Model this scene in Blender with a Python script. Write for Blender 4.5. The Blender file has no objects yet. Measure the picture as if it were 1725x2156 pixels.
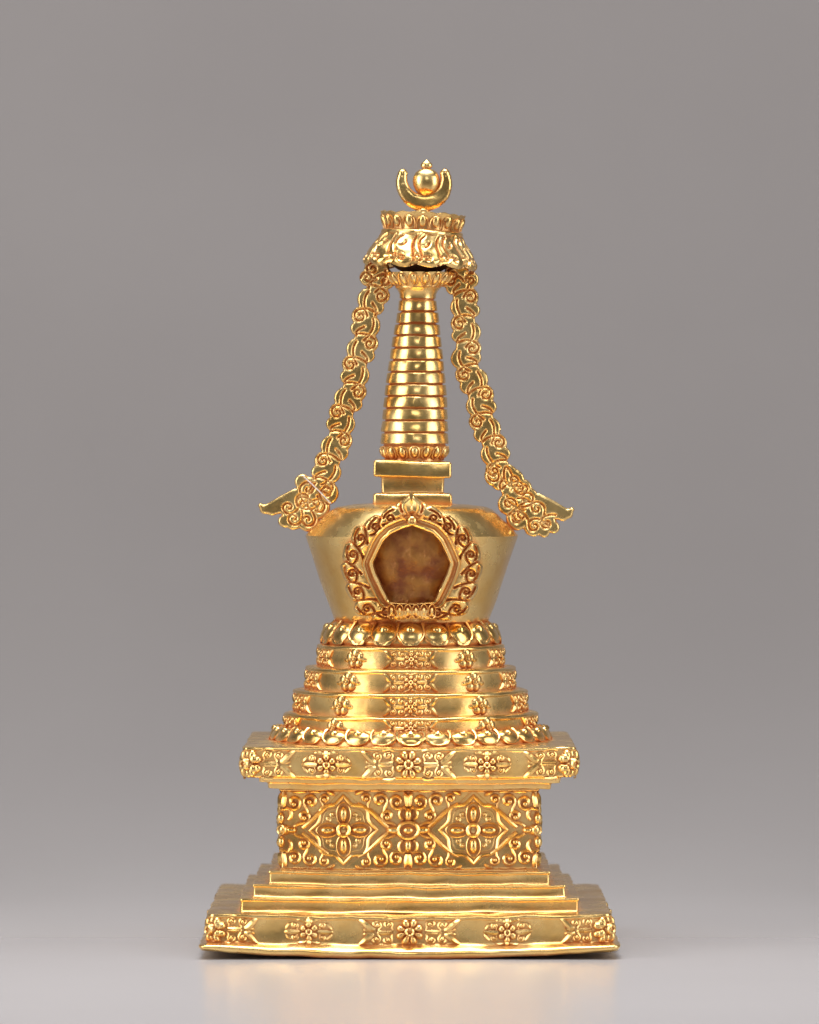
import bpy, math, random
from mathutils import Vector, Matrix, noise
from mathutils.kdtree import KDTree
random.seed(4)
ZOOM=None
S=0.01
D=230.0; ZC=19.0; S0=54.0
def sc(dep): return S0*D/(D+dep)
def PX(px,dep=0.0,c=862.5): return (px-c)/sc(dep)
def PZ(py,dep=0.0): return ZC-(py-950.0)/sc(dep)
scene=bpy.context.scene
pi=math.pi
FLOOR=-0.16

# ------------------------------------------------------------ mesh builder
class MB:
    def __init__(s): s.v=[]; s.f=[]
    def add(s,vs,fs):
        o=len(s.v); s.v.extend(vs); s.f.extend([tuple(i+o for i in f) for f in fs])
    def xf(s,fn): s.v=[fn(p) for p in s.v]

def fillet(pr,r,n=2):
    out=[pr[0]]
    for i in range(1,len(pr)-1):
        a,b,c=[Vector(q) for q in (pr[i-1],pr[i],pr[i+1])]
        d1=(a-b).length; d2=(c-b).length
        if d1<1e-5 or d2<1e-5: out.append(pr[i]); continue
        t=min(r,d1*0.45,d2*0.45)
        p=b+(a-b)/d1*t; q=b+(c-b)/d2*t
        for k in range(n+1):
            s=k/n
            w=p*(1-s)**2+b*2*s*(1-s)+q*s*s
            out.append((w.x,w.y))
    out.append(pr[-1]); return out

def lathe(mb,prof,n=96,cx=lambda z:0.0,mod=None,cap=True):
    vs=[];fs=[]
    for j,(r,z) in enumerate(prof):
        for i in range(n):
            a=2*pi*i/n
            rr,zz=(r,z) if mod is None else mod(a,r,z,j)
            vs.append((cx(z)+rr*math.sin(a),-rr*math.cos(a),zz))
    m=len(prof)
    for j in range(m-1):
        for i in range(n):
            k=(i+1)%n
            fs.append((j*n+i,j*n+k,(j+1)*n+k,(j+1)*n+i))
    if cap:
        fs.append(tuple(range(n-1,-1,-1))); fs.append(tuple(range((m-1)*n,m*n)))
    mb.add(vs,fs)

def sqstack(mb,prof,cx=0.0,cr=0.12,ns=22,cap=True,cy=0.0):
    vs=[];fs=[];m=len(prof);n=0
    for (w,z) in prof:
        ring=[]
        c=min(cr,w*0.3)
        for k in range(4):
            rot=k*pi/2
            pts=[]
            for i in range(ns+1):
                u=-(w-c)+2*(w-c)*i/ns
                pts.append((u,-w))
            for t in (0.25,0.5,0.75):
                a=-pi/2+t*pi/2
                pts.append((w-c+c*math.cos(a),-(w-c)+c*math.sin(a)))
            for (x,y) in pts:
                X=x*math.cos(rot)-y*math.sin(rot); Y=x*math.sin(rot)+y*math.cos(rot)
                ring.append((cx+X,cy+Y,z))
        n=len(ring); vs+=ring
    for j in range(m-1):
        for i in range(n):
            k=(i+1)%n
            fs.append((j*n+i,j*n+k,(j+1)*n+k,(j+1)*n+i))
    if cap:
        fs.append(tuple(range(n-1,-1,-1))); fs.append(tuple(range((m-1)*n,m*n)))
    mb.add(vs,fs)

# --------------------------------------------------------- relief in (u,v,h)
HS=1.2
def tube(mb,M,pts,r0,r1=None,hs=None,h0=0.0,closed=False,capend=True):
    if hs is None: hs=HS
    if r1 is None: r1=r0
    n=len(pts); vs=[];fs=[]
    A=[0,0.2,0.5,0.8,1.0]
    for i,(x,y) in enumerate(pts):
        if closed: a=pts[(i-1)%n]; b=pts[(i+1)%n]
        else: a=pts[max(i-1,0)]; b=pts[min(i+1,n-1)]
        tx,ty=b[0]-a[0],b[1]-a[1]; L=math.hypot(tx,ty) or 1
        nx,ny=-ty/L,tx/L
        t=i/max(n-1,1)
        r=r0 if closed else r0+(r1-r0)*t
        for q in A:
            an=q*pi
            hh=h0+r*hs*math.sin(an) if 0<q<1 else h0-0.03
            o=r*math.cos(an)*(1.0 if 0<q<1 else 1.08)
            vs.append(M(x+nx*o,y+ny*o,hh))
    k=len(A)
    for i in range(n if closed else n-1):
        j=(i+1)%n
        for q in range(k-1):
            fs.append((i*k+q,j*k+q,j*k+q+1,i*k+q+1))
    if not closed and capend:
        fs.append(tuple(range(0,k))); fs.append(tuple(range((n-1)*k+k-1,(n-1)*k-1,-1)))
    mb.add(vs,fs)

def blob(mb,M,x,y,rx,ry,rot=0.0,hh=0.1,pinch=0.0,n=12,base=-0.03):
    vs=[];fs=[]
    c,s=math.cos(rot),math.sin(rot)
    lv=[0,0,0.33,0.62,0.85]
    for j,q in enumerate(lv):
        k=math.cos(q*pi/2); h=hh*math.sin(q*pi/2) if j>0 else base
        if j==0:k=1.03
        for i in range(n):
            a=2*pi*i/n
            px=rx*k*math.cos(a); py=ry*k*math.sin(a)*(1+pinch*math.cos(a))
            vs.append(M(x+px*c-py*s,y+px*s+py*c,h))
    for j in range(len(lv)-1):
        for i in range(n):
            k=(i+1)%n
            fs.append((j*n+i,j*n+k,(j+1)*n+k,(j+1)*n+i))
    vs.append(M(x,y,hh)); o=len(vs)-1; b=(len(lv)-1)*n
    for i in range(n): fs.append((b+i,b+(i+1)%n,o))
    mb.add(vs,fs)

def ringt(mb,M,x,y,R,r,hs=1.0,h0=0.0,Ry=None,n=18,rot=0):
    Ry=Ry or R
    pts=[]
    for i in range(n):
        a=2*pi*i/n; px=R*math.cos(a); py=Ry*math.sin(a)
        pts.append((x+px*math.cos(rot)-py*math.sin(rot),y+px*math.sin(rot)+py*math.cos(rot)))
    tube(mb,M,pts,r,hs=hs,h0=h0,closed=True)

def spts(cx,cy,R,a0,dr=1,turns=1.35,tail=0.0,bend=0.0,k=14,end=0.74):
    pts=[]
    n=max(10,int(k*turns))
    x=cx+R*math.cos(a0); y=cy+R*math.sin(a0)
    if tail>0:
        hd=a0+dr*pi/2+pi
        tx,ty=x,y; tl=[]
        for q in range(k//2):
            hd+=bend*dr/(k//2)
            tx+=math.cos(hd)*tail/(k//2); ty+=math.sin(hd)*tail/(k//2)
            tl.append((tx,ty))
        pts=tl[::-1]
    for i in range(n+1):
        t=i/n
        a=a0+dr*2*pi*turns*t
        rr=R*(1-end*t**0.9)
        pts.append((cx+rr*math.cos(a),cy+rr*math.sin(a)))
    return pts
def scroll(mb,M,cx,cy,R,a0,dr=1,turns=1.35,r=0.05,tail=0.0,bend=0.0,h0=0.0,hs=None):
    if hs is None: hs=HS
    pts=spts(cx,cy,R,a0,dr,turns,tail,bend)
    tube(mb,M,pts,r*(0.6 if tail else 1.0),r,h0=h0,hs=hs)
    blob(mb,M,pts[-1][0],pts[-1][1],r*1.5,r*1.5,0,r*1.35*hs+h0,n=8)

def bez(ps,n=10):
    out=[]
    for i in range(n+1):
        t=i/n; q=[Vector(p) for p in ps]
        while len(q)>1: q=[q[k]*(1-t)+q[k+1]*t for k in range(len(q)-1)]
        out.append((q[0].x,q[0].y))
    return out
def leaf(mb,M,ps,r0,r1=0.012,hs=None,n=9,h0=0.0):
    if hs is None: hs=HS
    pts=bez(ps,n)
    n=len(pts); vs=[];fs=[];A=[0,0.2,0.5,0.8,1.0];k=5
    for i,(x,y) in enumerate(pts):
        a=pts[max(i-1,0)]; b=pts[min(i+1,n-1)]
        tx,ty=b[0]-a[0],b[1]-a[1]; L=math.hypot(tx,ty) or 1
        nx,ny=-ty/L,tx/L; t=i/(n-1)
        r=r1+(r0-r1)*(math.sin(pi*min(1,t*0.85+0.15))**0.6)
        for q in A:
            an=q*pi
            vs.append(M(x+nx*r*math.cos(an),y+ny*r*math.cos(an),h0+(min(r,0.11)*hs*math.sin(an)) if 0<q<1 else -0.03))
    for i in range(n-1):
        for q in range(k-1): fs.append((i*k+q,(i+1)*k+q,(i+1)*k+q+1,i*k+q+1))
    mb.add(vs,fs)

def sub(M,cx,cy,sx=1,sy=1,s=1.0):
    return lambda u,v,h: M(cx+sx*u*s,cy+sy*v*s,h)

def rosette(mb,M,x,y,R,n=8,hh=0.13,half=None,rot=0.0):
    for i in range(n):
        a=rot+2*pi*i/n
        if half is not None and math.cos(a)*half<-0.05: continue
        px=x+0.62*R*math.cos(a); py=y+0.62*R*math.sin(a)
        blob(mb,M,px,py,0.42*R,R*0.66*math.sin(pi/n)*1.0,a,hh*0.7,pinch=0.35,n=12)
    if half is None:
        blob(mb,M,x,y,0.3*R,0.3*R,0,hh*0.9,n=12)
        ringt(mb,M,x,y,0.25*R,0.09*R,h0=hh*1.0,n=12,hs=1.4)

def med_wide(mb,M,cx,cy,H,half=None,hh=0.14,wide=1.0):
    rosette(mb,M,cx,cy,0.5*H,8,hh,half=half,rot=pi/8)
    for sx in ([half] if half else (-1,1)):
        for sy in (-1,1):
            m=sub(M,cx,cy,sx*wide,sy); h=H
            scroll(mb,m,0.68*h,0.3*h,0.16*h,pi*1.1,-1,1.05,0.062*h,tail=0.2*h,bend=0.8)
            scroll(mb,m,1.06*h,0.28*h,0.16*h,pi*1.2,-1,1.05,0.062*h,tail=0.3*h,bend=0.9)
            leaf(mb,m,[(0.52*h,0.05*h),(0.8*h,0.0*h),(1.05*h,0.06*h)],0.08*h)
            leaf(mb,m,[(1.1*h,0.08*h),(1.3*h,0.12*h),(1.34*h,0.34*h),(1.6*h,0.46*h)],0.12*h,0.03*h)
            leaf(mb,m,[(1.14*h,0.02*h),(1.32*h,0.05*h),(1.46*h,0.1*h)],0.07*h,0.03*h)
            leaf(mb,m,[(0.46*h,0.48*h),(0.62*h,0.55*h),(0.88*h,0.5*h)],0.06*h,0.03*h)

def med_small(mb,M,cx,cy,H,hh=0.12):
    rosette(mb,M,cx,cy,0.38*H,6,hh,rot=pi/2)
    for sx in (-1,1):
        leaf(mb,sub(M,cx,cy,sx,1),[(0.35*H,0),(0.6*H,0),(0.92*H,0)],0.11*H,0.03*H)
        for sy in (-1,1):
            m=sub(M,cx,cy,sx,sy); h=H
            scroll(mb,m,0.54*h,0.22*h,0.13*h,pi*1.1,-1,1.0,0.06*h,tail=0.15*h,bend=0.6)
            leaf(mb,m,[(0.1*h,0.36*h),(0.2*h,0.48*h),(0.44*h,0.42*h)],0.08*h,0.03*h)
            leaf(mb,m,[(0.68*h,0.3*h),(0.8*h,0.2*h),(0.86*h,0.08*h)],0.06*h,0.03*h)
    for sy in (-1,1):
        leaf(mb,sub(M,cx,cy,1,sy),[(0,0.3*H),(0,0.42*H),(0,0.56*H)],0.1*H,0.02*H)

# grooves: distance to a set of carved lines
def densify(pl,step=0.02):
    out=[]
    for i in range(len(pl)-1):
        a=Vector(pl[i]); b=Vector(pl[i+1]); n=max(1,int((b-a).length/step))
        for k in range(n): out.append(a.lerp(b,k/n))
    out.append(Vector(pl[-1])); return out
def groove_tree(lines):
    P=[p for l in lines for p in densify(l)]
    kd=KDTree(len(P))
    for i,p in enumerate(P): kd.insert((p.x,p.y,0),i)
    kd.balance(); return kd
def groove(kd,x,z,w,dep):
    d=kd.find((x,z,0))[2]
    return -dep*math.exp(-(d/w)**2)

# -------------------------------------------------------------- objects
def sharp(me,deg=38):
    me.polygons.foreach_set("use_smooth",[True]*len(me.polygons))
    me.set_sharp_from_angle(angle=math.radians(deg))
ROOT={}
def make(mb,name,mat,parent=None,wob=0.018,deg=38,label=None,fr=0.9,kind=None):
    vs=[]
    sd=len(name)*3.1
    for p in mb.v:
        p=Vector(p)
        if wob:
            nv=noise.noise_vector(p*fr+Vector((sd,0,0)))*wob+noise.noise_vector(p*fr*3.7)*wob*0.35
            p=p+nv
        vs.append(p)
    lo=Vector((min(v.x for v in vs),min(v.y for v in vs),min(v.z for v in vs)))
    hi=Vector((max(v.x for v in vs),max(v.y for v in vs),max(v.z for v in vs)))
    o=Vector(((lo.x+hi.x)/2,(lo.y+hi.y)/2,lo.z))
    me=bpy.data.meshes.new(name)
    me.from_pydata([tuple((v-o)*S) for v in vs],[],mb.f)
    me.update(); sharp(me,deg)
    ob=bpy.data.objects.new(name,me); scene.collection.objects.link(ob)
    me.materials.append(mat)
    w=o*S
    ROOT[ob.name]=w
    if parent is not None:
        ob.parent=parent; ob.location=w-ROOT[parent.name]
    else: ob.location=w
    if label: ob["label"]=label
    if kind: ob["kind"]=kind
    return ob

# -------------------------------------------------------------- materials
def nn(nt,t,**k):
    n=nt.nodes.new(t)
    for a,b in k.items(): setattr(n,a,b)
    return n
def gold_mat(name,rough=0.25,b1=0.42,b2=0.15):
    m=bpy.data.materials.new(name); m.use_nodes=True; nt=m.node_tree; L=nt.links.new
    b=nt.nodes["Principled BSDF"]
    tc=nn(nt,"ShaderNodeNewGeometry")
    n1=nn(nt,"ShaderNodeTexNoise"); n1.inputs["Scale"].default_value=80; n1.inputs["Detail"].default_value=3
    n2=nn(nt,"ShaderNodeTexNoise"); n2.inputs["Scale"].default_value=350; n2.inputs["Detail"].default_value=5; n2.inputs["Roughness"].default_value=0.6
    for n in (n1,n2): L(tc.outputs["Position"],n.inputs["Vector"])
    cr=nn(nt,"ShaderNodeValToRGB"); L(n1.outputs["Fac"],cr.inputs["Fac"])
    cr.color_ramp.elements[0].position=0.3; cr.color_ramp.elements[0].color=(0.83,0.50,0.145,1)
    cr.color_ramp.elements[1].position=0.7; cr.color_ramp.elements[1].color=(0.91,0.655,0.275,1)
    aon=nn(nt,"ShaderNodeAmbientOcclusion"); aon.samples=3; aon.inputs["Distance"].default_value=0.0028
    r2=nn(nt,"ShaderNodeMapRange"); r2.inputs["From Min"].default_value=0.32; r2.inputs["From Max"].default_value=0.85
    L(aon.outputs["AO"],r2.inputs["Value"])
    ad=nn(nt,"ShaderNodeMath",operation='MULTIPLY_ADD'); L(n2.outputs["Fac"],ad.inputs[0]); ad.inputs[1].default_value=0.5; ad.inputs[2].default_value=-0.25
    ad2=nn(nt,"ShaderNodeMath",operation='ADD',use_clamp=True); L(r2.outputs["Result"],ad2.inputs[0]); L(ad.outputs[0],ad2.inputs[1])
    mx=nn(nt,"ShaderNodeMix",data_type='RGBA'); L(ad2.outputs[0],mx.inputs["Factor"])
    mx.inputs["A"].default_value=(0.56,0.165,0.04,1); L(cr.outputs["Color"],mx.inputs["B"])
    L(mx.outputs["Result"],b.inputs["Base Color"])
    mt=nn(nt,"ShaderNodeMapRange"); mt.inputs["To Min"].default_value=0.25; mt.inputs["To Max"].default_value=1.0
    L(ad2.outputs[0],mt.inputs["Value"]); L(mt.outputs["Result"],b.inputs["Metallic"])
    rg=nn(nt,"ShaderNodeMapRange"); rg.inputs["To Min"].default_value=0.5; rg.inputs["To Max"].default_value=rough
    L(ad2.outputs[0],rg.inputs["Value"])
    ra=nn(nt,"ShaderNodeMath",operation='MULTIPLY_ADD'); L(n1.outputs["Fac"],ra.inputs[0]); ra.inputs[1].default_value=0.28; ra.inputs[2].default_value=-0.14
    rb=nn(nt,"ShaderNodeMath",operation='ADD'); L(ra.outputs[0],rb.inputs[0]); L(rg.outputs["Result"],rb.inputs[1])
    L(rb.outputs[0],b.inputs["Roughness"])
    bp=nn(nt,"ShaderNodeBump"); bp.inputs["Strength"].default_value=b1; bp.inputs["Distance"].default_value=0.0008
    L(n1.outputs["Fac"],bp.inputs["Height"])
    bp2=nn(nt,"ShaderNodeBump"); bp2.inputs["Strength"].default_value=b2; bp2.inputs["Distance"].default_value=0.00015
    L(n2.outputs["Fac"],bp2.inputs["Height"]); L(bp.outputs["Normal"],bp2.inputs["Normal"])
    L(bp2.outputs["Normal"],b.inputs["Normal"])
    return m
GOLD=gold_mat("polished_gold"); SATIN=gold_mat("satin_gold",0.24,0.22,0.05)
def simple(name,c1,c2,scale,rough,bump=0.0,bd=0.0005,metal=0.0):
    m=bpy.data.materials.new(name); m.use_nodes=True; nt=m.node_tree; L=nt.links.new
    b=nt.nodes["Principled BSDF"]
    g=nn(nt,"ShaderNodeNewGeometry"); n=nn(nt,"ShaderNodeTexNoise"); n.inputs["Scale"].default_value=scale; n.inputs["Detail"].default_value=6
    L(g.outputs["Position"],n.inputs["Vector"])
    cr=nn(nt,"ShaderNodeValToRGB"); L(n.outputs["Fac"],cr.inputs["Fac"])
    cr.color_ramp.elements[0].position=0.35; cr.color_ramp.elements[1].position=0.65
    cr.color_ramp.elements[0].color=(*c1,1); cr.color_ramp.elements[1].color=(*c2,1)
    L(cr.outputs["Color"],b.inputs["Base Color"]); b.inputs["Roughness"].default_value=rough; b.inputs["Metallic"].default_value=metal
    if bump:
        bp=nn(nt,"ShaderNodeBump"); bp.inputs["Strength"].default_value=bump; bp.inputs["Distance"].default_value=bd
        L(n.outputs["Fac"],bp.inputs["Height"]); L(bp.outputs["Normal"],b.inputs["Normal"])
    return m
BROWN=simple("brown_patina",(0.19,0.05,0.012),(0.36,0.155,0.028),150,0.45,1.0,0.0022,0.45)
DARK=simple("shade_paint",(0.06,0.02,0.008),(0.12,0.05,0.015),200,0.6,0.5,0.0006,0.3)  # dark brown that paints in the shade below the canopy
WHITE=simple("pale_thread",(0.75,0.7,0.66),(0.8,0.76,0.72),300,0.7)

# -------------------------------------------------------------- stupa root
root=bpy.data.objects.new("stupa",None); scene.collection.objects.link(root)
root.empty_display_size=0.05; root.location=(0,0,FLOOR*S)
root["label"]="ornate gilded metal stupa statue with ringed spire and streamers"
root["category"]="stupa"
ROOT[root.name]=Vector((0,0,FLOOR*S))

def face(hw,k,cx=0.0):
    c,s=math.cos(k*pi/2),math.sin(k*pi/2)
    def M(u,v,h):
        x=u; y=-(hw+h)
        return (cx+x*c-y*s, x*s+y*c, v)
    return M
def cornerM(hw,k,cx=0.0,ins=0.05):
    a=k*pi/2-pi/4
    q=(hw-ins)*math.sqrt(2)
    c,s=math.cos(a),math.sin(a)
    def M(u,v,h):
        x=u; y=-(q+h)
        return (cx+x*c-y*s, x*s+y*c, v)
    return M
def boss(mb,M,x,y,R):
    for i in range(6):
        a=pi/2+i*pi/3
        blob(mb,M,x+R*1.0*math.cos(a),y+R*1.15*math.sin(a),R*0.75,R*0.6,a,R*0.5,pinch=0.3,base=-0.35,n=12)
    blob(mb,M,x,y,R*0.9,R*0.9,0,R*0.95,base=-0.3,n=14)
    ringt(mb,M,x,y,R*0.55,R*0.27,h0=R*0.9,n=14)

# ---- plinth
def sagf(k): return lambda p:(p[0],p[1],p[2]+k*p[0]*p[0])
mb=MB()
sqstack(mb,fillet([(7.3,-0.15),(7.84,-0.14),(7.96,0.0),(7.93,0.14),(7.76,0.26),(7.62,0.34),(7.57,0.4),(7.57,1.28),(7.62,1.32),(7.62,1.44),(7.5,1.46),(6.2,1.47)],0.05),cr=0.3,ns=40)
for k in range(4):
    M=face(7.57,k); H=0.94; cy=0.84
    med_wide(mb,M,0,cy,H*1.1,hh=0.24,wide=1.16)
    for u in (-3.8,3.7): med_small(mb,M,u,cy,H*1.08,hh=0.22)
    for sx in (-1,1): med_wide(mb,M,-sx*7.4,cy,H*1.1,half=sx,hh=0.24,wide=1.03)
    boss(mb,cornerM(7.57,k,ins=0.14),0,cy+0.05,0.27)
mb.xf(lambda p:(p[0],p[1],p[2]+(0.0018+0.0030*max(0,min(1,(0.4-p[2])/0.35)))*p[0]*p[0]))
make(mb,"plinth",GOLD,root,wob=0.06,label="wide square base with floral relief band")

for (w,z0,z1) in ((6.42,1.45,1.98),(5.95,1.96,2.45),(5.38,2.43,2.95)):
    mb=MB()
    sqstack(mb,fillet([(w+0.03,z0),(w+0.03,z0+0.04),(w-0.02,z0+0.09),(w-0.03,z1-0.1),(w+0.01,z1-0.08),(w+0.01,z1),(w-0.1,z1+0.005),(w-0.9,z1+0.01)],0.03),cr=0.12,ns=30)
    mb.xf(sagf(0.0015))
    make(mb,"step",GOLD,root,wob=0.05)

# ---- square body
mb=MB(); hw=4.93; zb,zt=2.93,6.1; zc=(zb+zt)/2+0.02; hh2=(zt-zb)/2
sqstack(mb,fillet([(hw+0.05,zb),(hw+0.05,zb+0.08),(hw-0.04,zb+0.14),(hw-0.06,zt-0.1),(hw+0.03,zt-0.06),(hw+0.03,zt)],0.03),cr=0.08,ns=30)
def quarter(mb,m):
    r=0.09; hs=1.4
    L=[(0.44,1.13,0.31,-0.6*pi,1),(1.12,1.16,0.31,1.2*pi,-1),
       (0.82,0.56,0.27,-0.5*pi,1)]
    for (x,y,R,a,d) in L: scroll(mb,m,x,y,R,a,d,1.05,r,tail=R*1.5,bend=0.7,hs=hs)
    scroll(mb,m,1.68,1.25,0.2,1.2*pi,-1,1.0,0.075,tail=0.3,bend=0.7,hs=hs)
    leaf(mb,m,[(0.78,0.1),(1.12,0.34),(1.42,0.76),(1.97,1.06)],0.095,0.03,n=16,hs=hs)
    leaf(mb,m,[(0.2,0.4),(0.5,0.6),(0.25,0.9),(0.1,0.95)],0.085,n=12,hs=hs)
    leaf(mb,m,[(0.03,0.95),(0.05,1.2),(0.12,1.5)],0.12,0.03,hs=hs)
    leaf(mb,m,[(0.4,1.52),(0.65,1.56),(0.95,1.53)],0.06,0.03,hs=hs)
    leaf(mb,m,[(1.05,1.53),(1.25,1.56),(1.5,1.52)],0.06,0.03,hs=hs)
    leaf(mb,m,[(1.75,1.52),(1.9,1.52),(2.08,1.38)],0.08,0.03,hs=hs)
for k in range(4):
    M=face(hw-0.05,k)
    for sx in (-1,1):
        for sy in (-1,1):
            quarter(mb,sub(M,-0.05,zc,sx,sy,0.97))
            quarter(mb,sub(M,sx*(hw-0.1),zc,-sx,sy,0.95))
    for a in range(4):
        an=a*pi/2
        blob(mb,M,-0.05+0.54*math.cos(an),zc+0.6*math.sin(an),0.3,0.17,an,0.26)
    blob(mb,M,-0.05,zc,0.5,0.4,0,0.14); blob(mb,M,-0.05,zc,0.27,0.2,0,0.32); ringt(mb,M,-0.05,zc,0.38,0.07,h0=0.14,Ry=0.3,n=20,hs=1.4)
    for sx in (-1,1):
        for sy in (-1,1):
            blob(mb,M,sx*(hw-0.03),zc+sy*0.46,0.16,0.23,0,0.2)
        blob(mb,M,sx*(hw-0.42),zc,0.24,0.13,0,0.2)
    C=cornerM(hw-0.05,k,ins=0.1); blob(mb,C,0,zc,0.26,0.24,0,0.24,base=-.3); ringt(mb,C,0,zc,0.2,0.05,h0=0.16,Ry=0.17)
    for u0 in (-2.52,2.44):
        m=sub(M,u0,zc)
        def lobed(R,amp,n=72):
            out=[]
            for i in range(n):
                a=2*pi*i/n
                d=R/(abs(math.cos(a))+abs(math.sin(a)))
                d*=1+amp*(0.5-0.5*math.cos(4*a))*1.9-amp*0.8*(0.5-0.5*math.cos(8*a))*0.9
                out.append((d*math.cos(a),d*math.sin(a)))
            return out
        tube(mb,m,lobed(1.29,0.16),0.07,closed=True,hs=1.2)
        tube(mb,m,lobed(1.1,0.14),0.03,closed=True,hs=0.8)
        tube(mb,m,[(1.6,0),(0.8,0.78),(0,1.54),(-0.8,0.78),(-1.6,0),(-0.8,-0.78),(0,-1.54),(0.8,-0.78)],0.016,closed=True,hs=0.8)
        for a in range(4):
            an=a*pi/2
            blob(mb,m,0.6*math.cos(an),0.6*math.sin(an),0.34,0.17,an,0.22,pinch=0.1,n=16)
            ringt(mb,m,0.62*math.cos(an),0.62*math.sin(an),0.42,0.04,Ry=0.26,rot=an,n=20,hs=1.4)
            an3=an+pi/4
            for d in (-1,1):
                c0=(0.72*math.cos(an3)-d*0.12*math.sin(an3),0.72*math.sin(an3)+d*0.12*math.cos(an3))
                scroll(mb,m,c0[0],c0[1],0.11,an3+pi,d,0.8,0.05,hs=0.9)
        blob(mb,m,0,0,0.26,0.26,0,0.14); ringt(mb,m,0,0,0.22,0.075,h0=0.13,n=16,hs=1.4)
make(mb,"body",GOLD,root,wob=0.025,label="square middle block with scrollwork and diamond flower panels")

# ---- cornice slab
mb=MB()
sqstack(mb,fillet([(5.1,6.08),(5.38,6.09),(5.4,6.3),(5.46,6.34),(5.72,6.35),(5.74,6.52),(5.85,6.56),(6.22,6.58),(6.27,6.64),(6.27,7.58),(6.31,7.62),(6.31,7.7),(6.2,7.73),(5.0,7.74)],0.035),cr=0.16,ns=36)
for k in range(4):
    M=face(6.27,k); H=1.0; cy=7.1
    med_wide(mb,M,-0.05,cy,H*1.08,hh=0.24,wide=1.04)
    for u in (-3.15,2.95): med_small(mb,M,u,cy,H*1.02,hh=0.22)
    for sx in (-1,1): med_wide(mb,M,-sx*6.12,cy,H*1.08,half=sx,hh=0.24,wide=1.03)
    boss(mb,cornerM(6.27,k,ins=0.14),0,cy,0.29)
mb.xf(sagf(0.0012))
make(mb,"cornice",GOLD,root,wob=0.05,label="overhanging square slab with floral relief band")

# ---- revolve mapping
def revmap(prof,cx=0.0,Rref=None):
    P=[Vector(p) for p in prof]; Ls=[0]
    for i in range(1,len(P)): Ls.append(Ls[-1]+(P[i]-P[i-1]).length)
    def M(u,v,h):
        v=max(0,min(Ls[-1]-1e-6,v)); i=0
        while i<len(P)-2 and Ls[i+1]<v: i+=1
        t=(v-Ls[i])/(Ls[i+1]-Ls[i]); p=P[i].lerp(P[i+1],t)
        d=(P[i+1]-P[i]).normalized(); nrm=Vector((d.y,-d.x))
        p=p+nrm*h; a=u
        return (cx+p.x*math.sin(a),-p.x*math.cos(a),p.y)
    return M,Ls[-1]
CX=PX(865)
def lotus(name,prof,n,cx,lab):
    mb=MB()
    inner=[(prof[0][0]-0.6,prof[0][1])]+list(prof)+[(prof[-1][0]-0.5,prof[-1][1])]
    lathe(mb,inner,128,lambda z:cx)
    M,L=revmap(prof,cx)
    Rm=sum(p[0] for p in prof)/len(prof)
    w=2*pi/n
    for i in range(n):
        a=i*w
        m=lambda u,v,h,a=a: M(a+u/Rm,v,h)
        W=w*Rm
        blob(mb,m,0,L*0.48,W*0.54,L*0.5,0,0.17,n=22)
        blob(mb,m,0,L*0.6,W*0.24,L*0.2,0,0.25,n=16)
        tube(mb,m,bez([(-W*0.46,L*0.95),(-W*0.66,L*0.1),(-W*0.2,L*0.1),(0,-L*0.04),(W*0.2,L*0.1),(W*0.66,L*0.1),(W*0.46,L*0.95)],18),0.042,hs=1.1,h0=0.08)
    return make(mb,name,GOLD,root,wob=0.03,label=lab)
lotus("lotus_ring",[(5.42,7.72),(5.4,7.85),(5.2,8.12),(4.98,8.28)],32,CX,"ring of lotus petals under the round terraces")

def terrace(r,z0,z1):
    mb=MB()
    lathe(mb,fillet([(r-0.1,z0-0.02),(r-0.02,z0),(r-0.05,z0+0.08),(r-0.04,z1-0.16),(r+0.02,z1-0.1),(r+0.0,z1-0.02),(r-0.14,z1+0.03),(r-0.5,z1+0.04)],0.05),160,lambda z:CX)
    zc=(z0+z1)/2-0.03
    def M(u,v,h): 
        a=u/r; rr=r-0.05+h
        return (CX+rr*math.sin(a),-rr*math.cos(a),v)
    for i in range(5):
        a=i*72*pi/180*r
        for sx in (-1,1):
            for sy in (-1,1):
                m=sub(M,a,zc,sx,sy)
                scroll(mb,m,0.36,0.2,0.13,pi,-1,1.0,0.055,tail=.12,bend=.7)
                scroll(mb,m,0.68,0.2,0.13,pi*1.2,-1,1.0,0.055,tail=.14,bend=.7)
                leaf(mb,m,[(0.26,0.02),(0.45,0.03),(0.66,0.02)],0.05,0.03)
                leaf(mb,m,[(0.74,0.03),(0.88,0.1),(0.88,0.27),(1.08,0.34)],0.09,0.03)
                leaf(mb,m,[(0.03,0.28),(0.1,0.33),(0.22,0.36)],0.06,0.03)
        rosette(mb,M,a,zc,0.27,6,0.16,rot=pi/2)
        a2=(i*72+36)*pi/180*r
        for q in range(5):
            an=pi/2+q*2*pi/5
            blob(mb,M,a2+0.22*math.cos(an),zc+0.2*math.sin(an),0.21,0.19,an,0.12,pinch=0.35,n=14)
        blob(mb,M,a2,zc,0.12,0.12,0,0.2); ringt(mb,M,a2,zc,0.09,0.035,h0=0.17,n=10)
        for sx in (-1,1): leaf(mb,sub(M,a2,zc,sx,1),[(0.3,-0.08),(0.42,-0.02),(0.54,-0.08)],0.09,0.02)
    make(mb,"terrace",GOLD,root,wob=0.05,fr=0.6)
terrace(4.96,8.05,8.83); terrace(4.57,8.82,9.72); terrace(4.12,9.72,10.6); terrace(3.66,10.6,11.46)
lotus("lotus_ring",[(3.38,11.5),(3.44,11.62),(3.3,11.95),(3.0,12.28),(2.9,12.4)],20,CX,"ring of lotus petals under the dome")

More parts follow.
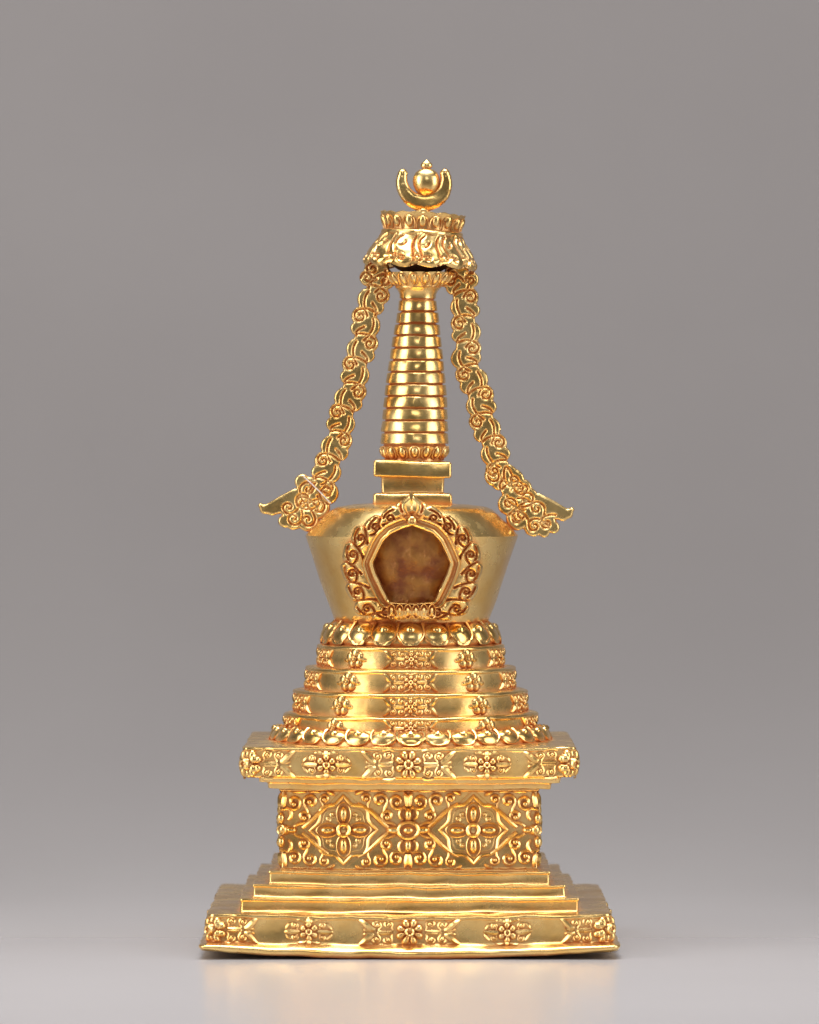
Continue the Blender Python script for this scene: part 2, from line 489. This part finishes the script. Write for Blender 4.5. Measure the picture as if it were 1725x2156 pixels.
# ---- dome
mb=MB(); CD=PX(867.5)
prof=[(2.6,12.3),(2.93,12.36),(3.0,12.42),(3.15,12.8),(3.3,13.2),(3.58,14.0),(3.85,14.85),(4.1,15.6),(4.135,15.71),(3.9,15.97),(3.62,16.27),(3.34,16.56),(3.12,16.74),(2.9,16.84),(2.2,16.93),(0.5,17.0)]
lathe(mb,prof,128,lambda z:CD)
make(mb,"dome",SATIN,root,wob=0.035,fr=0.6,deg=28,label="smooth satin gold vase-shaped dome")

# ---- niche frame
NC=(867.0,1192.0)
outer=[(868,1036),(881,1050),(906,1065),(940,1084),(982,1108),(1004,1145),(1016,1180),(1011,1222),(998,1258),(980,1294),(945,1306),(868,1304)]
inner=[(868,1106),(890,1114),(910,1123),(926,1140),(937,1163),(948,1187),(942,1206),(914,1268),(868,1270)]
def polar(lst):
    out=[]
    for (x,y) in lst:
        out.append((math.atan2(x-NC[0],-(y-NC[1])),math.hypot(x-NC[0],y-NC[1])))
    full=[(-a,r) for a,r in out if 0.02<a<pi-0.03]+[(a,r) for a,r in out if a>=-0.02]
    full.sort()
    a0,r0=full[-1]
    full=[(a0-2*pi,r0)]+full+[(full[0][0]+2*pi,full[0][1])]
    return full
PO,PI_=polar(outer),polar(inner)
def ev0(P,a):
    a=(a+pi)%(2*pi)-pi
    for i in range(len(P)-1):
        if P[i][0]<=a<=P[i+1][0]:
            a0,r0=P[i]; a1,r1=P[i+1]
            d=r0*math.sin(a-a0)+r1*math.sin(a1-a)
            return r0*r1*math.sin(a1-a0)/d
    return P[0][1]
def ev(P,a):
    if P is PO: return sum(ev0(P,a+d) for d in (-0.04,-0.02,0,0.02,0.04))/5
    return sum(ev0(P,a+d) for d in (-0.03,0,0.03))/3
def yf(z):
    if z<15.7: return 3.0+0.45+(z-12.4)*0.345
    t=z-15.7
    return 3.0+0.45+3.3*0.345+0.345*t-0.19*t*t
cN=PX(NC[0],-4); zN=PZ(NC[1],-4)
kpx=1/sc(-4)
def MN(u,v,h):
    z=zN+v
    return (cN+u,-(yf(z)+h)+0.12*u*u,z)
mb=MB(); N=420
NL=8
A0,A1=0.40,2.62
DA=(A1-A0)/(NL-1)
def scal(a):
    b=abs(a)
    if b<A0-DA/2: return 1.0
    t=((b-(A0-DA/2))/DA)%1.0
    f=(t/0.22)**0.7 if t<0.22 else math.cos((t-0.22)/0.78*pi/2)**0.55
    return 0.95+0.07*f
def bandw(a): return 0.44 if abs(a)<2.45 else 0.44-0.22*min(1,(abs(a)-2.45)/0.25)
lines=[]
def pol(a,r): return (r*math.sin(a),r*math.cos(a))
for sx in (-1,1):
    for i in range(NL):
        b=A0+i*DA; a=b*sx
        ro=ev(PO,a)*kpx
        c=pol((b+0.03)*sx,ro-0.36)
        base=math.atan2(math.cos(a),math.sin(a))
        lines.append(spts(c[0],c[1],0.18,base+pi*0.9*sx,-sx,1.05,tail=0.4,bend=-0.9,k=24,end=0.8))
        lines.append(bez([pol((b+DA*0.42)*sx,ro-0.24),pol((b+DA*0.2)*sx,ro-0.08),pol((b-DA*0.28)*sx,ro-0.1)],12))
        b2=b+DA/2; a2=b2*sx
        if i<NL-1:
            ro2=ev(PO,a2)*scal(a2)*kpx; ri2=ev(PI_,a2)*kpx+bandw(a2)*0.95
            lines.append(bez([pol((b2-0.02)*sx,ro2+0.05),pol((b2+0.02)*sx,(ro2+ri2)/2+0.1),pol((b2+0.12)*sx,ri2+0.18),pol((b2+0.22)*sx,ri2+0.06)],14))
    lines.append(bez([pol(0.17*sx,ev(PI_,0)*kpx+0.55),pol(0.22*sx,ev(PO,0)*kpx-0.35),pol(0.1*sx,ev(PO,0)*kpx-0.12)],12))
KN=groove_tree(lines)
NR=20
rows=[('s',0,-1.3),('s',0,-0.12)]+[('s',k/NR,None) for k in range(0,NR+1)]+[('c',0.53,0.15),('c',0.47,0.18),('c',0.41,0.15),('c',0.36,0.02),('c',0.29,0.0),('c',0.24,0.02),('c',0.2,0.10),('c',0.12,0.13),('c',0.04,0.10),('c',0.0,0.04),('c',-0.03,-0.55)]
vs=[];fs=[]
for (t,q,h) in rows:
    for i in range(N):
        a=-pi+2*pi*i/N
        ro=ev(PO,a)*scal(a)*kpx; ri=ev(PI_,a)*kpx; bw=bandw(a)
        if t=='s':
            r1=ri+bw
            r=ro+(r1-ro)*q; hh=h
            if h is None:
                x,z=pol(a,r)
                dd=ro-r; e=min(1,dd/0.2)
                hh=0.05+0.2*math.sqrt(max(0,1-(1-e)**2))-0.12*min(1,max(0,q-0.8)/0.2)+groove(KN,x,z,0.036,0.17)
        else:
            r=ri+q*bw/0.55; hh=h
        x,z=pol(a,r); vs.append(MN(x,z,hh))
for j in range(len(rows)-1):
    for i in range(N):
        k=(i+1)%N; fs.append((j*N+i,j*N+k,(j+1)*N+k,(j+1)*N+i))
mb.add(vs,fs)
def ML(a0,d,sx):
    ro=ev(PO,a0)*kpx; r=ro-d
    c=(r*math.sin(a0),r*math.cos(a0)); tx=(math.cos(a0)*sx,-math.sin(a0)*sx); rx=(math.sin(a0),math.cos(a0))
    return lambda u,v,h: MN(c[0]+tx[0]*u+rx[0]*v,c[1]+tx[1]*u+rx[1]*v,h)
m=ML(0,1.02,1)
blob(mb,m,0,0.0,0.2,0.2,0,0.44); ringt(mb,m,0,0,0.12,0.055,h0=0.4,n=14)
for sx in (-1,1):
    leaf(mb,sub(m,0,0,sx,1),[(0.03,0.2),(0.3,0.35),(0.32,0.6),(0.02,0.88)],0.11,0.03,hs=2.8)
    leaf(mb,sub(m,0,0,sx,1),[(0.2,0.05),(0.45,0.15),(0.62,0.35),(0.45,0.6)],0.1,0.03,hs=2.6)
leaf(mb,m,[(0,0.6),(0,0.8),(0,1.12)],0.12,0.03,hs=3.0)
blob(mb,m,0,0.45,0.09,0.2,0,0.3)
for i in range(6):
    u=(-0.78+i*0.312)
    blob(mb,MN,u,PZ(1288,-4)-zN,0.11,0.25,0,0.30,n=12)
    ringt(mb,MN,u,PZ(1288,-4)-zN,0.14,0.03,h0=0.2,Ry=0.28,n=14,hs=2)
frame=make(mb,"niche_frame",GOLD,root,wob=0.025,deg=50,label="leafy ornamental frame around pentagonal niche opening")
mb=MB(); vs=[];fs=[];K=16
for j in range(K+1):
    for i in range(72):
        a=2*pi*i/72; r=ev(PI_,a)*kpx*1.06*j/K
        x,z=r*math.sin(a),r*math.cos(a)
        h=-0.4+0.22*(1-(j/K)**2)+0.1*noise.noise(Vector((x*1.5,z*1.5,3)))
        if z<-1.0: h+=0.24*(-1.0-z)/0.3*(0.8+0.6*noise.noise(Vector((x*4,z*4,1))))
        vs.append(MN(x,z,h))
for j in range(K):
    for i in range(72):
        k=(i+1)%72; fs.append((j*72+i,j*72+k,(j+1)*72+k,(j+1)*72+i))
mb.add(vs,fs)
make(mb,"niche_filling",BROWN,root,wob=0.03,fr=1.5,label="rough brown unpolished metal inside the niche")

# ---- harmika
mb=MB()
sqstack(mb,fillet([(1.4,16.9),(1.53,16.92),(1.52,17.3),(1.45,17.36),(1.24,17.37),(1.2,17.42),(1.22,17.98),(1.48,18.0),(1.5,18.05),(1.5,18.55),(1.44,18.62),(0.9,18.64)],0.04),cx=PX(869),cr=0.1,ns=16)
def tl(p):
    t=max(0,min(1,(p[2]-17.7)/0.3))
    return (p[0],p[1],p[2]-0.02*t*p[0])
mb.xf(tl)
make(mb,"harmika",GOLD,root,wob=0.04,label="square block between dome and spire")

# ---- spire
def cxs(z):
    t=(z-18.6)/(28-18.6); return PX(872)+t*(PX(884)-PX(872))
mb=MB()
pr=[(0.9,18.55),(1.1,18.62),(1.08,18.72),(1.22,18.95),(1.3,19.15),(1.22,19.22)]
nR=12; zlo=PZ(936); zhi=PZ(631); st=(zhi-zlo)/nR
for i in range(nR):
    z0=zlo+i*st; t=i/(nR-1); r=1.33-0.57*t**1.5
    r2=r-0.04
    pr+=[(r-0.13,z0+0.0),(r-0.12,z0+0.03),(r-0.02,z0+0.035),(r+0.005,z0+0.055),(r+0.003,z0+0.12),(r2+0.01,z0+st-0.07),(r2-0.01,z0+st-0.04),(r-0.13,z0+st-0.03)]
pr+=[(0.62,zhi),(0.70,zhi+0.05),(0.71,zhi+0.2),(0.78,PZ(612)),(0.9,PZ(606)),(0.88,PZ(602)),(0.6,PZ(600))]
lathe(mb,pr,96,cxs)
Ml,Ll=revmap([(1.1,18.64),(1.1,18.72),(1.24,18.97),(1.31,19.2)],PX(872.5))
for i in range(16):
    a=i*2*pi/16
    m=lambda u,v,h,a=a: Ml(a+u/1.2,v,h)
    blob(mb,m,0,0.34,0.13,0.24,0,0.12,n=12); ringt(mb,m,0,0.32,0.19,0.035,Ry=0.28,n=12,h0=0.02)
make(mb,"spire",GOLD,root,wob=0.025,fr=1.3,deg=28,label="tapering spire of stacked rings")
# cup
mb=MB(); CC=PX(884)
cp=[(0.75,PZ(606)),(0.92,PZ(604)),(1.0,PZ(598)),(1.16,PZ(589)),(1.3,PZ(578)),(1.33,PZ(574)),(0.9,PZ(573))]
lathe(mb,cp,64,lambda z:CC)
Mc,Lc=revmap(cp[1:6],CC)
for i in range(16):
    a=(i+0.5)*2*pi/16
    m=lambda u,v,h,a=a: Mc(a+u/1.15,v,h)
    blob(mb,m,0,Lc*0.5,0.13,Lc*0.42,0,0.1,n=12); ringt(mb,m,0,Lc*0.5,0.2,0.03,Ry=Lc*0.48,n=14)
make(mb,"lotus_cup",GOLD,root,wob=0.02)
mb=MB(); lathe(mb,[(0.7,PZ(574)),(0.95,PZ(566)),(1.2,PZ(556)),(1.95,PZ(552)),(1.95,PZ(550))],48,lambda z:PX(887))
make(mb,"canopy_lining",DARK,root,wob=0.02,label="core under the parasol, painted dark as its shade")  # dark colour stands in for shade between canopy and cup

# ---- parasol
CP=PX(887); 
def pxp(l): return [(r/54.0,PZ(y)) for r,y in l]
mb=MB()
cano=pxp([(40,525),(70,530),(98,548),(109,558),(115,560),(116,556),(106,543),(92,523),(82,507),(79,498),(86,496),(88,491),(86,487),(80,485),(80,480),(84,465),(90,453),(87,451),(80,462),(76,480),(20,481)])
def mod(a,r,z,j):
    if 2<=j<=6:
        k={2:0.6,3:1,4:1,5:1,6:0.4}[j]
        z=z-0.11*k*abs(math.sin(a*6+0.4))+0.03*k*math.sin(a*3)+0.05*k
    if 15<=j<=17: z=z+0.05*abs(math.sin(a*9))
    return r,z
lathe(mb,cano,144,lambda z:CP,mod)
pc=pxp([(117,561),(112,549),(105,538),(96,524),(88,512),(83,503),(80,498)]); Mc,Lc=revmap(pc,CP)
nl=12; PW=2*pi*1.75/nl; lines=[]
for i in range(-1,nl+1):
    o=i*PW
    q=lambda l: [(x+o,y) for x,y in l]
    lines.append(q(bez([(-0.42,0.0),(0.1,0.2),(-0.62,0.75),(-0.2,1.25)],18)))
    lines.append(q(bez([(-0.2,0.04),(0.5,0.3),(-0.5,0.8),(0.12,1.25)],18)))
    lines.append(q(spts(0.24,0.26,0.13,2.2,-1,0.9,tail=0.45,bend=-0.6,k=20,end=0.75)))
    lines.append(q(bez([(-0.28,0.35),(-0.1,0.42),(-0.02,0.3)],8)))
    lines.append(q(bez([(0.1,0.75),(0.28,0.78),(0.3,0.98)],8)))
KP=groove_tree(lines)
vs=[];fs=[];NA=420;NV=26
for j in range(NV+1):
    v=Lc*j/NV
    for i in range(NA):
        a=2*pi*i/NA; u=a*1.75
        ph=(u/PW)%1.0
        e=min(1,j/3.0); 
        h=0.04+0.08*e+0.035*math.sin(2*pi*(ph+v*0.25))+groove(KP,u,v,0.04,0.12)
        if j==0: h=-0.04
        k=max(0,1-v/0.55)
        p=Mc(a,v,h)
        vs.append((p[0],p[1],p[2]+k*(-0.12*abs(math.sin(a*6+0.4))+0.03*math.sin(a*3)+0.04)))
for j in range(NV):
    for i in range(NA):
        k=(i+1)%NA; fs.append((j*NA+i,j*NA+k,(j+1)*NA+k,(j+1)*NA+i))
mb.add(vs,fs)
pr2=pxp([(80,484),(81,478),(85,465),(90,454)]); Mr,Lr=revmap(pr2,CP)
for i in range(18):
    a=i*2*pi/18
    m=lambda u,v,h,a=a: Mr(a+u/1.55,v,h)
    blob(mb,m,0,Lr*0.5,0.15,Lr*0.42,0,0.1,n=12)
    tube(mb,m,bez([(-0.24,0),(-0.3,Lr*0.9),(0,Lr*1.05),(0.3,Lr*0.9),(0.24,0)],10),0.035,hs=1.5)
tilt=Matrix.Rotation(math.radians(3.2),3,'Y'); pv=Vector((CP,0,PZ(520)))
mb.xf(lambda p: tuple(tilt@(Vector(p)-pv)+pv))
make(mb,"parasol",GOLD,root,wob=0.04,fr=1.1,deg=50,label="leaf-patterned parasol canopy with petal crown")

# ---- flat plates from signed distance
def plate(mb,sdf,x0,x1,z0,z1,cell,th,e,yd,carve=None):
    nx=int((x1-x0)/cell)+1; nz=int((z1-z0)/cell)+1
    idx={}; P=[]
    def g(x,z):
        d=0.01; return ((sdf(x+d,z)-sdf(x-d,z))/(2*d),(sdf(x,z+d)-sdf(x,z-d))/(2*d))
    for j in range(nz):
        for i in range(nx):
            x=x0+i*cell; z=z0+j*cell; d=sdf(x,z)
            if d<cell*0.75:
                if d>-cell*0.35:
                    for _ in range(2):
                        gx,gz=g(x,z); L=math.hypot(gx,gz) or 1; d=sdf(x,z)
                        x-=gx/L*d; z-=gz/L*d
                    d=0
                idx[(i,j)]=len(P); P.append((x,z,d))
    quads=[]
    for j in range(nz-1):
        for i in range(nx-1):
            q=[(i,j),(i+1,j),(i+1,j+1),(i,j+1)]
            if all(k in idx for k in q): quads.append([idx[k] for k in q])
    from collections import Counter
    ed=Counter()
    for q in quads:
        for a in range(4): ed[(q[a],q[(a+1)%4])]+=1
    n=len(P); vs=[];fs=[]
    H=[]
    for (x,z,d) in P:
        t=min(1,max(0,-d)/e); h=th*(0.4+0.6*math.sqrt(max(0,1-(1-t)**2)))
        if carve: h+=carve(x,z,d)
        H.append(max(0.02,h))
    for sgn in (-1,1):
        for (x,z,d),h in zip(P,H): vs.append((x,yd+sgn*h,z))
    for q in quads:
        fs.append(tuple(q)); fs.append(tuple(k+n for k in q[::-1]))
    for (a,b),c in ed.items():
        if (b,a) not in ed: fs.append((b,a,a+n,b+n))
    mb.add(vs,fs)

def streamer(side,cl,extra,tail,lab):
    mb=MB()
    P=[Vector(((x-862.5)/54,PZ(y))) for x,y in cl]
    Ls=[0]
    for i in range(1,len(P)): Ls.append(Ls[-1]+(P[i]-P[i-1]).length)
    def at(s):
        s=max(0,min(Ls[-1]-1e-4,s)); i=0
        while i<len(P)-2 and Ls[i+1]<s: i+=1
        t=(s-Ls[i])/(Ls[i+1]-Ls[i]); d=(P[i+1]-P[i]).normalized()
        return P[i].lerp(P[i+1],t),d
    circ=[];lines=[]
    s=0.0;k=0
    pat=[(-1,0.20,0.41),(-1,0.30,0.29),(1,0.20,0.41),(1,0.30,0.29)]
    while s<Ls[-1]:
        p,d=at(s); nrm=Vector((-d.y,d.x))
        sd,off,r=pat[k%4]
        c=p+nrm*sd*off
        circ.append((c.x,c.y,r))
        ac=math.atan2(-d.y,-d.x)
        if r>0.3:
            c2=p+nrm*sd*0.27
            lines.append(spts(c2.x,c2.y,0.26,ac-sd*0.5,-sd,1.15,tail=0.85,bend=-1.1,k=30,end=0.8))
        else:
            c3=at(s-0.15)[0]-nrm*sd*0.12
            circ.append((c3.x,c3.y,0.45))
            e,_=at(s+0.45); q0,_=at(s-0.45)
            a0=q0-nrm*sd*0.24; b0=p-nrm*sd*0.42; e0=e-nrm*sd*0.0
            lines.append(bez([(a0.x,a0.y),(b0.x,b0.y),(e0.x,e0.y)],12))
            a0=p+nrm*sd*0.05-d*0.1; b0=p+nrm*sd*0.42+d*0.1; e0=p+nrm*sd*0.34+d*0.3
            lines.append(bez([(a0.x,a0.y),(b0.x,b0.y),(e0.x,e0.y)],10))
        s+=0.49; k+=1
    for i,(x,y,r) in enumerate(extra):
        c=((x-862.5)/54,PZ(y),r/54); circ.append(c)
        if r>=17: lines.append(spts(c[0],c[1],c[2]*0.68,pi/2+i*0.7,side,1.1,tail=c[2]*1.5,bend=-0.9,k=24,end=0.82))
    T=[((x-862.5)/54,PZ(y),r/54) for x,y,r in tail]
    segs=[(P[i],P[i+1],0.38,0.38) for i in range(len(P)-1)]
    segs+=[(Vector(T[i][:2]),Vector(T[i+1][:2]),T[i][2],T[i+1][2]) for i in range(len(T)-1)]
    def sdf(x,z):
        m=9
        for (a,b,r) in circ:
            d=math.hypot(x-a,z-b)-r
            if d<m:m=d
        for (a,b,r0,r1) in segs:
            abx=b.x-a.x; aby=b.y-a.y; qx=x-a.x; qy=z-a.y
            t=(qx*abx+qy*aby)/(abx*abx+aby*aby); t=0 if t<0 else (1 if t>1 else t)
            d=math.hypot(qx-abx*t,qy-aby*t)-(r0+(r1-r0)*t)
            if d<m:m=d
        return m
    kd=groove_tree(lines)
    xs=[c[0] for c in circ]+[t[0] for t in T]; zs=[c[1] for c in circ]
    plate(mb,sdf,min(xs)-0.7,max(xs)+0.7,min(zs)-0.8,max(zs)+0.8,0.036,0.17,0.09,0.0,lambda x,z,d: groove(kd,x,z,0.038,0.1) if d<-0.05 else 0)
    return make(mb,"streamer",GOLD,root,wob=0.035,fr=0.8,deg=60,label=lab)
clL=[(800,566),(797,600),(775,650),(769,700),(757,750),(746,800),(732,850),(716,900),(703,950),(686,1000),(668,1040),(640,1080)]
exL=[(812,590,20),(775,585,18),(650,1030,26),(690,1038,24),(640,1052,28),(608,1068,22),(618,1092,24),(648,1094,25),(600,1098,14),(672,1068,24),(636,1014,16)]
tlL=[(625,1048,20),(600,1060,19),(575,1071,15),(558,1072,10),(549,1064,5)]
stL=streamer(-1,clL,exL,tlL,"pierced cloud-scroll streamer with pale thread on it")
clR=[(968,576),(970,600),(980,650),(982,700),(979,750),(997,800),(1012,850),(1023,900),(1040,950),(1060,1000),(1082,1045),(1115,1090)]
exR=[(950,590,20),(990,588,18),(1042,1002,22),(1080,1010,24),(1100,1028,20),(1108,1050,26),(1072,1062,24),(1130,1072,24),(1090,1092,24),(1125,1108,22),(1150,1102,20),(1165,1110,13),(1145,1120,12)]
tlR=[(1130,1058,20),(1158,1072,19),(1184,1082,15),(1197,1081,10),(1205,1073,5)]
stR=streamer(1,clR,exR,tlR,"cloud-scroll streamer curling out at its foot")
# thread
mb=MB(); pts=bez([((640-862.5)/54,PZ(1003)),((668-862.5)/54,PZ(1029)),((697-862.5)/54,PZ(1060))],16)
vs=[];fs=[]
for i,(x,z) in enumerate(pts):
    for q in range(6):
        a=q*pi/3; vs.append((x+0.022*math.cos(a)*0.7,-0.21+0.022*math.sin(a),z+0.022*math.cos(a)*0.7))
for i in range(len(pts)-1):
    for q in range(6):
        k=(q+1)%6; fs.append((i*6+q,i*6+k,(i+1)*6+k,(i+1)*6+q))
mb.add(vs,fs); make(mb,"thread",WHITE,stL,wob=0.012,fr=1.5,label="short pale thread lying across the streamer")

# ---- finial
arc=[]
for i in range(25):
    f=(-114+228*i/24)*pi/180; hwid=18-7.5*(abs(f)/(114*pi/180))**1.6
    R=59-hwid; arc.append((PX(893+R*math.sin(f)),PZ(386+R*math.cos(f)),hwid/54))
def cres(x,z):
    m=9
    for (a,b,r) in arc:
        d=math.hypot(x-a,z-b)-r
        if d<m:m=d
    return m
mb=MB(); plate(mb,cres,PX(826),PX(960),PZ(454),PZ(345),0.04,0.24,0.2,0.0)
lathe(mb,fillet([(0.35,PZ(482)),(0.62,PZ(478)),(0.6,PZ(462)),(0.5,PZ(453)),(0.3,PZ(448)),(0.26,PZ(440)),(0.1,PZ(436))],0.05),48,lambda z:PX(891))
make(mb,"crescent_moon",SATIN,root,wob=0.03,fr=1.3,deg=60)
mb=MB()
lathe(mb,[(0.02,PZ(414)),(0.27,PZ(411)),(0.42,PZ(403)),(0.51,PZ(392)),(0.53,PZ(383)),(0.51,PZ(374)),(0.42,PZ(364)),(0.28,PZ(358)),(0.14,PZ(355)),(0.2,PZ(353)),(0.23,PZ(349)),(0.2,PZ(344)),(0.12,PZ(341)),(0.05,PZ(338))],40,lambda z:PX(898))
mb.xf(lambda p:(p[0],p[1]*0.75,p[2]))
make(mb,"sun_disc",SATIN,root,wob=0.03,fr=1.3)

# -------------------------------------------------------------- setting
def sheet(name,pts,x0,x1,mat,kind="structure"):
    vs=[];fs=[];n=40
    for (y,z) in pts:
        for i in range(n+1): vs.append(((x0+(x1-x0)*i/n)*S,y*S,z*S))
    for j in range(len(pts)-1):
        for i in range(n): fs.append((j*(n+1)+i,j*(n+1)+i+1,(j+1)*(n+1)+i+1,(j+1)*(n+1)+i))
    me=bpy.data.meshes.new(name); me.from_pydata(vs,[],fs); me.polygons.foreach_set("use_smooth",[True]*len(fs))
    ob=bpy.data.objects.new(name,me); scene.collection.objects.link(ob); me.materials.append(mat); ob["kind"]=kind
    return ob
FL=simple("grey_sheet",(0.345,0.322,0.318),(0.36,0.337,0.333),5,0.24)
nt=FL.node_tree; bs=nt.nodes["Principled BSDF"]
g=nn(nt,"ShaderNodeNewGeometry"); sp=nn(nt,"ShaderNodeSeparateXYZ"); nt.links.new(g.outputs["Position"],sp.inputs[0])
mr=nn(nt,"ShaderNodeMapRange"); mr.inputs["From Min"].default_value=0.0; mr.inputs["From Max"].default_value=0.55
mr.inputs["To Min"].default_value=0.25; mr.inputs["To Max"].default_value=0.9
nt.links.new(sp.outputs["Y"],mr.inputs["Value"]); nt.links.new(mr.outputs["Result"],bs.inputs["Roughness"])
ms=nn(nt,"ShaderNodeMapRange"); ms.inputs["From Min"].default_value=0.1; ms.inputs["From Max"].default_value=0.6
ms.inputs["To Min"].default_value=0.5; ms.inputs["To Max"].default_value=0.1
nt.links.new(sp.outputs["Y"],ms.inputs["Value"]); nt.links.new(ms.outputs["Result"],bs.inputs["Specular IOR Level"])
pts=[(-190+i*10,FLOOR) for i in range(22)]
R=60
for i in range(1,25):
    a=i/24*pi/2; pts.append((20+R*math.sin(a),FLOOR+R*(1-math.cos(a))))
pts+= [(20+R,R+k*20) for k in range(1,8)]
bk=sheet("backdrop",pts,-200,200,FL); bk["label"]="seamless grey studio sheet sweeping up from tabletop"

# -------------------------------------------------------------- light
w=bpy.data.worlds.new("World"); scene.world=w; w.use_nodes=True
w.node_tree.nodes["Background"].inputs[0].default_value=(0.97,0.98,1.0,1); w.node_tree.nodes["Background"].inputs[1].default_value=0.12
def area(name,loc,tgt,sx,sy,power,col=(1,1,1),spread=180):
    l=bpy.data.lights.new(name,'AREA'); l.shape='RECTANGLE'; l.size=sx*S; l.size_y=sy*S; l.energy=power; l.color=col; l.spread=math.radians(spread)
    o=bpy.data.objects.new(name,l); scene.collection.objects.link(o); o.location=Vector(loc)*S
    d=(Vector(tgt)-Vector(loc)); o.rotation_euler=d.to_track_quat('-Z','Y').to_euler(); return o
area("softbox_light",(-120,-70,55),(0,0,14),70,110,13,(1,0.98,0.96))
area("softbox_light",(125,-60,50),(0,0,14),70,110,10.5,(1,0.98,0.97))
area("overhead_light",(0,-20,110),(0,-25,0),100,60,4.8,(0.96,0.98,1),70)
area("front_light",(20,-230,120),(0,0,12),80,50,5,(1,1,1))
area("backdrop_light",(-45,0,170),(-14,80,60),120,40,3.0,(1,0.97,0.965),110)

cam=bpy.data.cameras.new("camera"); co=bpy.data.objects.new("camera",cam); scene.collection.objects.link(co)
co.location=(0,-D*S,ZC*S); ang=math.atan2(128/54.0,D)
co.rotation_euler=(pi/2-ang,0,0)
cam.sensor_fit='VERTICAL'; cam.sensor_height=36; cam.sensor_width=36; cam.lens=36*D/(2156/54.0)
cam.clip_start=0.05; cam.clip_end=100
cam.dof.use_dof=True; cam.dof.focus_distance=(D-4)*S; cam.dof.aperture_fstop=11
if ZOOM:
    cam.lens*=ZOOM[2]; cam.shift_x=(ZOOM[0]-862.5)/2156*ZOOM[2]; cam.shift_y=-(ZOOM[1]-1078)/2156*ZOOM[2]
scene.camera=co
scene.view_settings.view_transform='Standard'; scene.view_settings.look='None'; scene.view_settings.exposure=0
